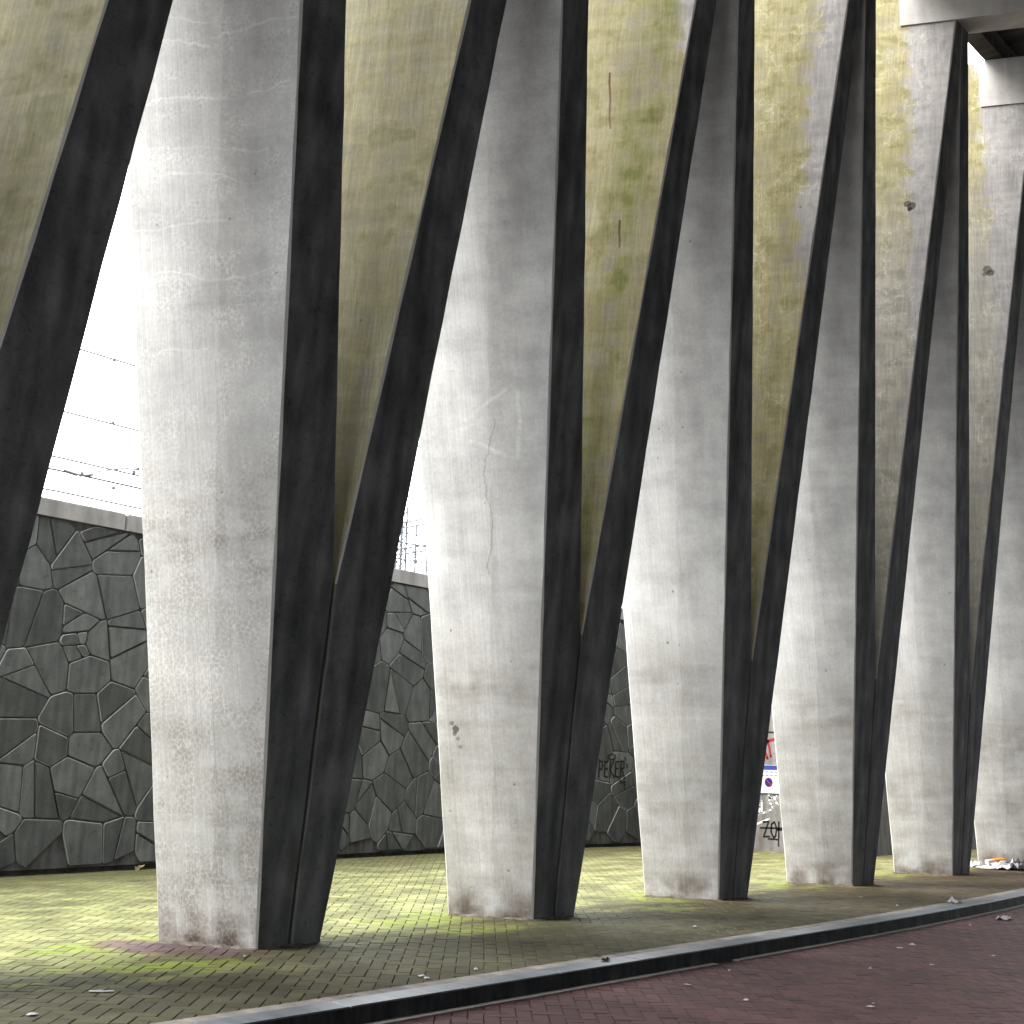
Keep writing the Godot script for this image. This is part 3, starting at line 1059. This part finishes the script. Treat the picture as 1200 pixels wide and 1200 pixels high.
func railway() -> void:
	# the raised ground behind the wall that carries the tracks
	var st := surface()
	prism(st, [Vector2(-400, -7.6), Vector2(400, -7.6), Vector2(400, -300), Vector2(-400, -300)], -0.2, 3.9)
	tag(put("embankment", st.commit(), self, plain(col(110, 104, 96))), "railway embankment behind the stone wall", "", "", "structure")
	var steel := plain(col(70, 73, 76), 0.7)
	var names := ["topmost thin overhead wire behind the left sky gap", "second overhead wire from the top in the left sky gap", "faint middle overhead wire, just above the registration arm", "overhead wire that the registration arm hangs on", "lowest overhead wire, just above the wall coping"]
	var hs := [9.53, 8.16, 7.21, 6.95, 6.53]
	for k in 5:
		st = surface()
		var pts := []
		for n in 13: pts.append(Vector3(-20 + n * 6.0, hs[k] - 0.05 + 0.05 * cos(n * PI), -14.0))
		tube(st, pts, 0.021 if k != 3 else 0.024, 5)
		tag(put("overhead_wire", st.commit(), self, steel), names[k], "overhead wire", "railway overhead wires")
	var arm := thing("registration_arm", Vector3(4.0, 6.9, -13.97), "thin bent arm and clamps on the overhead wires in the left sky gap", "wire fitting")
	st = surface()
	tube(st, [Vector3(0.8, 0.17, 0), Vector3(1.4, 0.37, 0), Vector3(1.72, 0.40, 0)], 0.018, 6)
	put("arm", st.commit(), arm, steel)
	st = surface()
	tube(st, [Vector3(0.12, 0.06, 0), Vector3(0.40, 0.03, 0)], 0.035, 6)
	tube(st, [Vector3(0.46, 0.02, 0), Vector3(0.74, 0.10, 0)], 0.03, 6)
	put("insulator", st.commit(), arm, steel)
	for c in [[0.93, 2.60], [1.05, 1.26], [1.62, 0.33], [1.70, 0.42], [1.2, -0.09], [0.5, 0.08]]:
		st = surface()
		box(st, Vector3(c[0] - 0.03, c[1] - 0.03, -0.03), Vector3(c[0] + 0.03, c[1] + 0.03, 0.03), 0.008)
		put("clamp", st.commit(), arm, steel)
	# the lattice gantry across the tracks
	var g := thing("railway_gantry", Vector3(18.2, 3.9, -20), "lattice railway gantry seen in the sky gap left of the second whole pier", "railway gantry")
	st = surface()
	for dx in [-0.14, 0.14]:
		for dz in [-0.14, 0.14]: tube(st, [Vector3(dx, 0, dz), Vector3(dx * 0.7, 5.6, dz * 0.7)], 0.035, 5)
	for n in 14:
		var y := n * 0.4
		tube(st, [Vector3(-0.14, y, 0.14), Vector3(0.13, y + 0.4, 0.14)], 0.02, 4)
		tube(st, [Vector3(0.13, y, -0.14), Vector3(-0.13, y + 0.4, -0.14)], 0.02, 4)
		tube(st, [Vector3(-0.14, y, -0.14), Vector3(-0.14, y + 0.4, 0.14)], 0.02, 4)
	put("mast", st.commit(), g, steel)
	for h in [4.15, 5.0]:
		st = surface()
		for dy in [-0.09, 0.09]: tube(st, [Vector3(0, h + dy, -4), Vector3(0, h + dy, 10)], 0.03, 5)
		for n in 28:
			var z := -4.0 + n * 0.5
			tube(st, [Vector3(0, h - 0.09, z), Vector3(0, h + 0.09, z + 0.25)], 0.014, 4)
			tube(st, [Vector3(0, h + 0.09, z + 0.25), Vector3(0, h - 0.09, z + 0.5)], 0.014, 4)
		put("cross_arm", st.commit(), g, steel)
	for z in [0.7, 1.25]:
		st = surface()
		tube(st, [Vector3(0, 5.0, z), Vector3(0, 2.6, z)], 0.03, 5)
		for n in 5: tube(st, [Vector3(0, 4.1 - n * 0.09, z), Vector3(0, 4.07 - n * 0.09, z)], 0.075, 6)
		put("hanger", st.commit(), g, steel)

# a crumpled sheet, u along x and w along z
func crumple(st: SurfaceTool, size: Vector2, height: float, nx: int, nz: int, salt: int) -> void:
	var f := FastNoiseLite.new()
	f.seed = salt
	f.frequency = 2.2
	f.noise_type = FastNoiseLite.TYPE_SIMPLEX
	var p := []
	for i in nx + 1:
		for j in nz + 1:
			var u := float(i) / nx
			var v := float(j) / nz
			var lump := absf(f.get_noise_2d(u * 1.4, v * 1.4)) * 1.6
			var edge := sin(u * PI) * sin(v * PI)
			p.append(Vector3((u - 0.5) * size.x * (1.0 + 0.15 * f.get_noise_2d(v * 2, 7)), 0.004 + height * lump * (0.35 + 0.65 * edge), (v - 0.5) * size.y * (1.0 + 0.2 * f.get_noise_2d(u * 2, 3))))
	for i in nx:
		for j in nz:
			var a: Vector3 = p[i * (nz + 1) + j]
			var b: Vector3 = p[(i + 1) * (nz + 1) + j]
			var c: Vector3 = p[(i + 1) * (nz + 1) + j + 1]
			var d: Vector3 = p[i * (nz + 1) + j + 1]
			var under := Vector3(0, -5, 0)
			face(st, [a, b, c], under)
			face(st, [a, c, d], under)

func sheet(called: String, at: Vector3, turn: float, size: Vector2, height: float, salt: int, m: Material, label: String, category: String, group := "", n := 4) -> MeshInstance3D:
	var st := surface()
	crumple(st, size, height, n, n, salt)
	var o := put(called, st.commit(), self, m)
	o.position = at
	o.rotation.y = turn
	tag(o, label, category, group)
	return o

func litter() -> void:
	var white := plain(col(150, 150, 154), 0.8)
	var ink := plain(col(44, 43, 50), 0.8)
	var scraps := "paper scraps littering the paving"
	# the heap of newspaper before the last pier
	var heap := thing("newspaper_heap", Vector3(15.12, 0, -0.12), "crumpled white and dark newspaper lying before the pier at the right edge", "newspaper")
	for k in 5:
		var st := surface()
		crumple(st, [Vector2(0.62, 0.5), Vector2(0.5, 0.42), Vector2(0.46, 0.5), Vector2(0.36, 0.3), Vector2(0.7, 0.32)][k], [0.24, 0.2, 0.26, 0.13, 0.07][k], 9, 8, 300 + k)
		var o := put("newspaper_sheet", st.commit(), heap, [white, ink, white, white, white][k])
		o.position = [Vector3(0.0, 0.01, 0.05), Vector3(0.14, 0.05, 0.28), Vector3(0.35, 0.03, 0.45), Vector3(0.0, 0.0, -0.5), Vector3(-0.1, 0.0, -0.08)][k]
		o.rotation.y = [0.5, 1.2, -0.4, 0.2, -0.75][k]
	var carton := thing("drink_carton", Vector3(15.62, 0.0, -0.48), "small white and orange carton lying behind the newspaper", "carton")
	carton.rotation = Vector3(0, -0.65, 0.1)
	var st := surface()
	box(st, Vector3(-0.17, 0.0, -0.06), Vector3(0.17, 0.12, 0.06), 0.008)
	put("box", st.commit(), carton, white)
	st = surface()
	box(st, Vector3(-0.06, -0.002, -0.063), Vector3(0.174, 0.124, 0.063), 0.008)
	put("orange_panel", st.commit(), carton, plain(col(170, 112, 34), 0.6))
	sheet("tissue", Vector3(8.58, -0.118, 2.42), 0.3, Vector2(0.22, 0.14), 0.07, 21, white, "crumpled white tissue on the far road just before the kerb", "tissue", scraps)
	sheet("tissue", Vector3(8.65, 0.006, 1.80), 1.1, Vector2(0.17, 0.12), 0.08, 22, white, "crumpled white tissue on top of the far kerb", "tissue", scraps)
	sheet("tissue", Vector3(-2.11, 0.0, 0.88), -0.7, Vector2(0.16, 0.045), 0.02, 23, white, "white feather-shaped scrap on the pavement at lower left", "scrap", scraps)
	sheet("leaf", Vector3(1.56, 0.006, 2.05), 0.4, Vector2(0.09, 0.06), 0.05, 24, plain(col(34, 28, 24)), "dark curled leaf lying on the kerb top", "leaf")
	sheet("leaf", Vector3(1.69, 0.004, 1.86), 0.9, Vector2(0.08, 0.04), 0.03, 25, plain(col(44, 36, 28)), "dark leaf in the joint behind the kerb", "leaf")
	var spots := [[7.55, 2.45, 0, "beside the kerb beyond the tissue"], [1.81, 2.66, 0, "near the gutter strip"], [1.65, 3.29, 0, "in mid view, nearest the middle"], [5.48, 2.75, 0, "a step from the far kerb"], [5.16, 2.77, 0, "paired with the one by the far kerb"], [4.41, 3.43, 0, "in the middle of the far carriageway"], [5.46, 3.55, 0, "well to the right"], [3.76, 3.18, 0, "left of the long far one"], [2.31, 3.95, 0, "at the lower right"], [2.16, 4.0, 0, "at the very bottom, right"], [2.63, 2.5, 0, "where the gutter strip breaks off"],
		[-0.1, 1.77, 1, "close behind the kerb, upper of two"], [-0.08, 1.69, 1, "close behind the kerb, lower of two"], [-0.95, 1.94, 1, "on the edging at lower left"], [7.63, 1.55, 1, "far along the kerb"], [0.44, 1.72, 1, "behind the kerb in the middle"], [-2.75, 1.28, 1, "at the lower left corner"], [8.16, 0.8, 1, "between two far piers"], [3.92, 1.26, 1, "before the third whole pier"], [-0.6, 0.25, 1, "before the nearest pier's foot"]]
	var n := 0
	for s in spots:
		n += 1
		var size := rng.randf_range(0.022, 0.05)
		sheet("paper_scrap", Vector3(s[0], 0.003 if s[2] == 1 else -0.117, s[1]), rng.randf() * TAU, Vector2(size * 1.3, size), 0.02, 40 + n, white, "tiny white paper scrap on the %s, %s" % [["road", "pavement"][s[2]], s[3]], "paper scrap", scraps, 2)
	# dry weeds at the foot of the wall
	for w in [[2.18, -6.42, "dry pale weed tuft at the foot of the stone wall", 0.11], [2.72, -6.45, "thin dry stalk at the wall foot beside the nearest pier", 0.22]]:
		st = surface()
		for k in 14:
			var a := rng.randf() * TAU
			var lean := rng.randf_range(0.3, 1.6)
			var h: float = w[3] * rng.randf_range(0.5, 1.0)
			var tip := Vector3(cos(a) * h * lean, h * 0.7, absf(sin(a)) * h * lean * 0.6)
			tube(st, [Vector3(cos(a) * 0.02, 0, 0.02), tip * 0.5 + Vector3(0, h * 0.2, 0), tip], 0.006, 4)
		var o := put("dry_weed", st.commit(), self, plain(col(170, 158, 120)))
		o.position = Vector3(w[0], 0.0, w[1] + 0.05)
		tag(o, w[2], "weed")

# ------------------------------------------------------------------ _ready
func _ready() -> void:
	rng.seed = 7
	var cam := Camera3D.new()
	cam.name = "camera"
	cam.fov = 46.788
	cam.near = 0.05
	cam.far = 6000
	cam.transform = Transform3D(Basis(Vector3(0.68862, 0.029138, 0.724536), Vector3(-0.171296, 0.977449, 0.123496), Vector3(-0.704599, -0.209152, 0.678083)).orthonormalized(), Vector3(-6.1711, 1.5, 8.3154))
	add_child(cam)
	cam.make_current()

	var sky := ProceduralSkyMaterial.new()
	sky.sky_top_color = Color(0.98, 0.99, 1.0)
	sky.sky_horizon_color = Color(0.80, 0.82, 0.84)
	sky.sky_curve = 0.3
	sky.ground_bottom_color = Color(0.3, 0.3, 0.28)
	sky.ground_horizon_color = Color(0.5, 0.5, 0.5)
	sky.sun_angle_max = 1.0
	sky.energy_multiplier = 1.0
	var env := Environment.new()
	env.background_mode = Environment.BG_SKY
	env.sky = Sky.new()
	env.sky.sky_material = sky
	env.tonemap_mode = Environment.TONE_MAPPER_LINEAR
	env.tonemap_exposure = 11.8
	env.sdfgi_enabled = true
	env.ssao_enabled = true
	env.ssil_enabled = true
	var we := WorldEnvironment.new()
	we.name = "environment"
	we.environment = env
	add_child(we)

	var sun := DirectionalLight3D.new()
	sun.name = "sun"
	sun.light_energy = 0.45
	sun.light_color = Color(1.0, 0.985, 0.96)
	sun.light_angular_distance = 40
	sun.shadow_enabled = true
	sun.look_at_from_position(Vector3(-8, 9, -3), Vector3.ZERO)
	add_child(sun)

	make_noises()
	make_materials()
	piers()
	deck()
	ground(cam)
	stone_wall()
	graffiti()
	no_parking_sign()
	railway()
	litter()
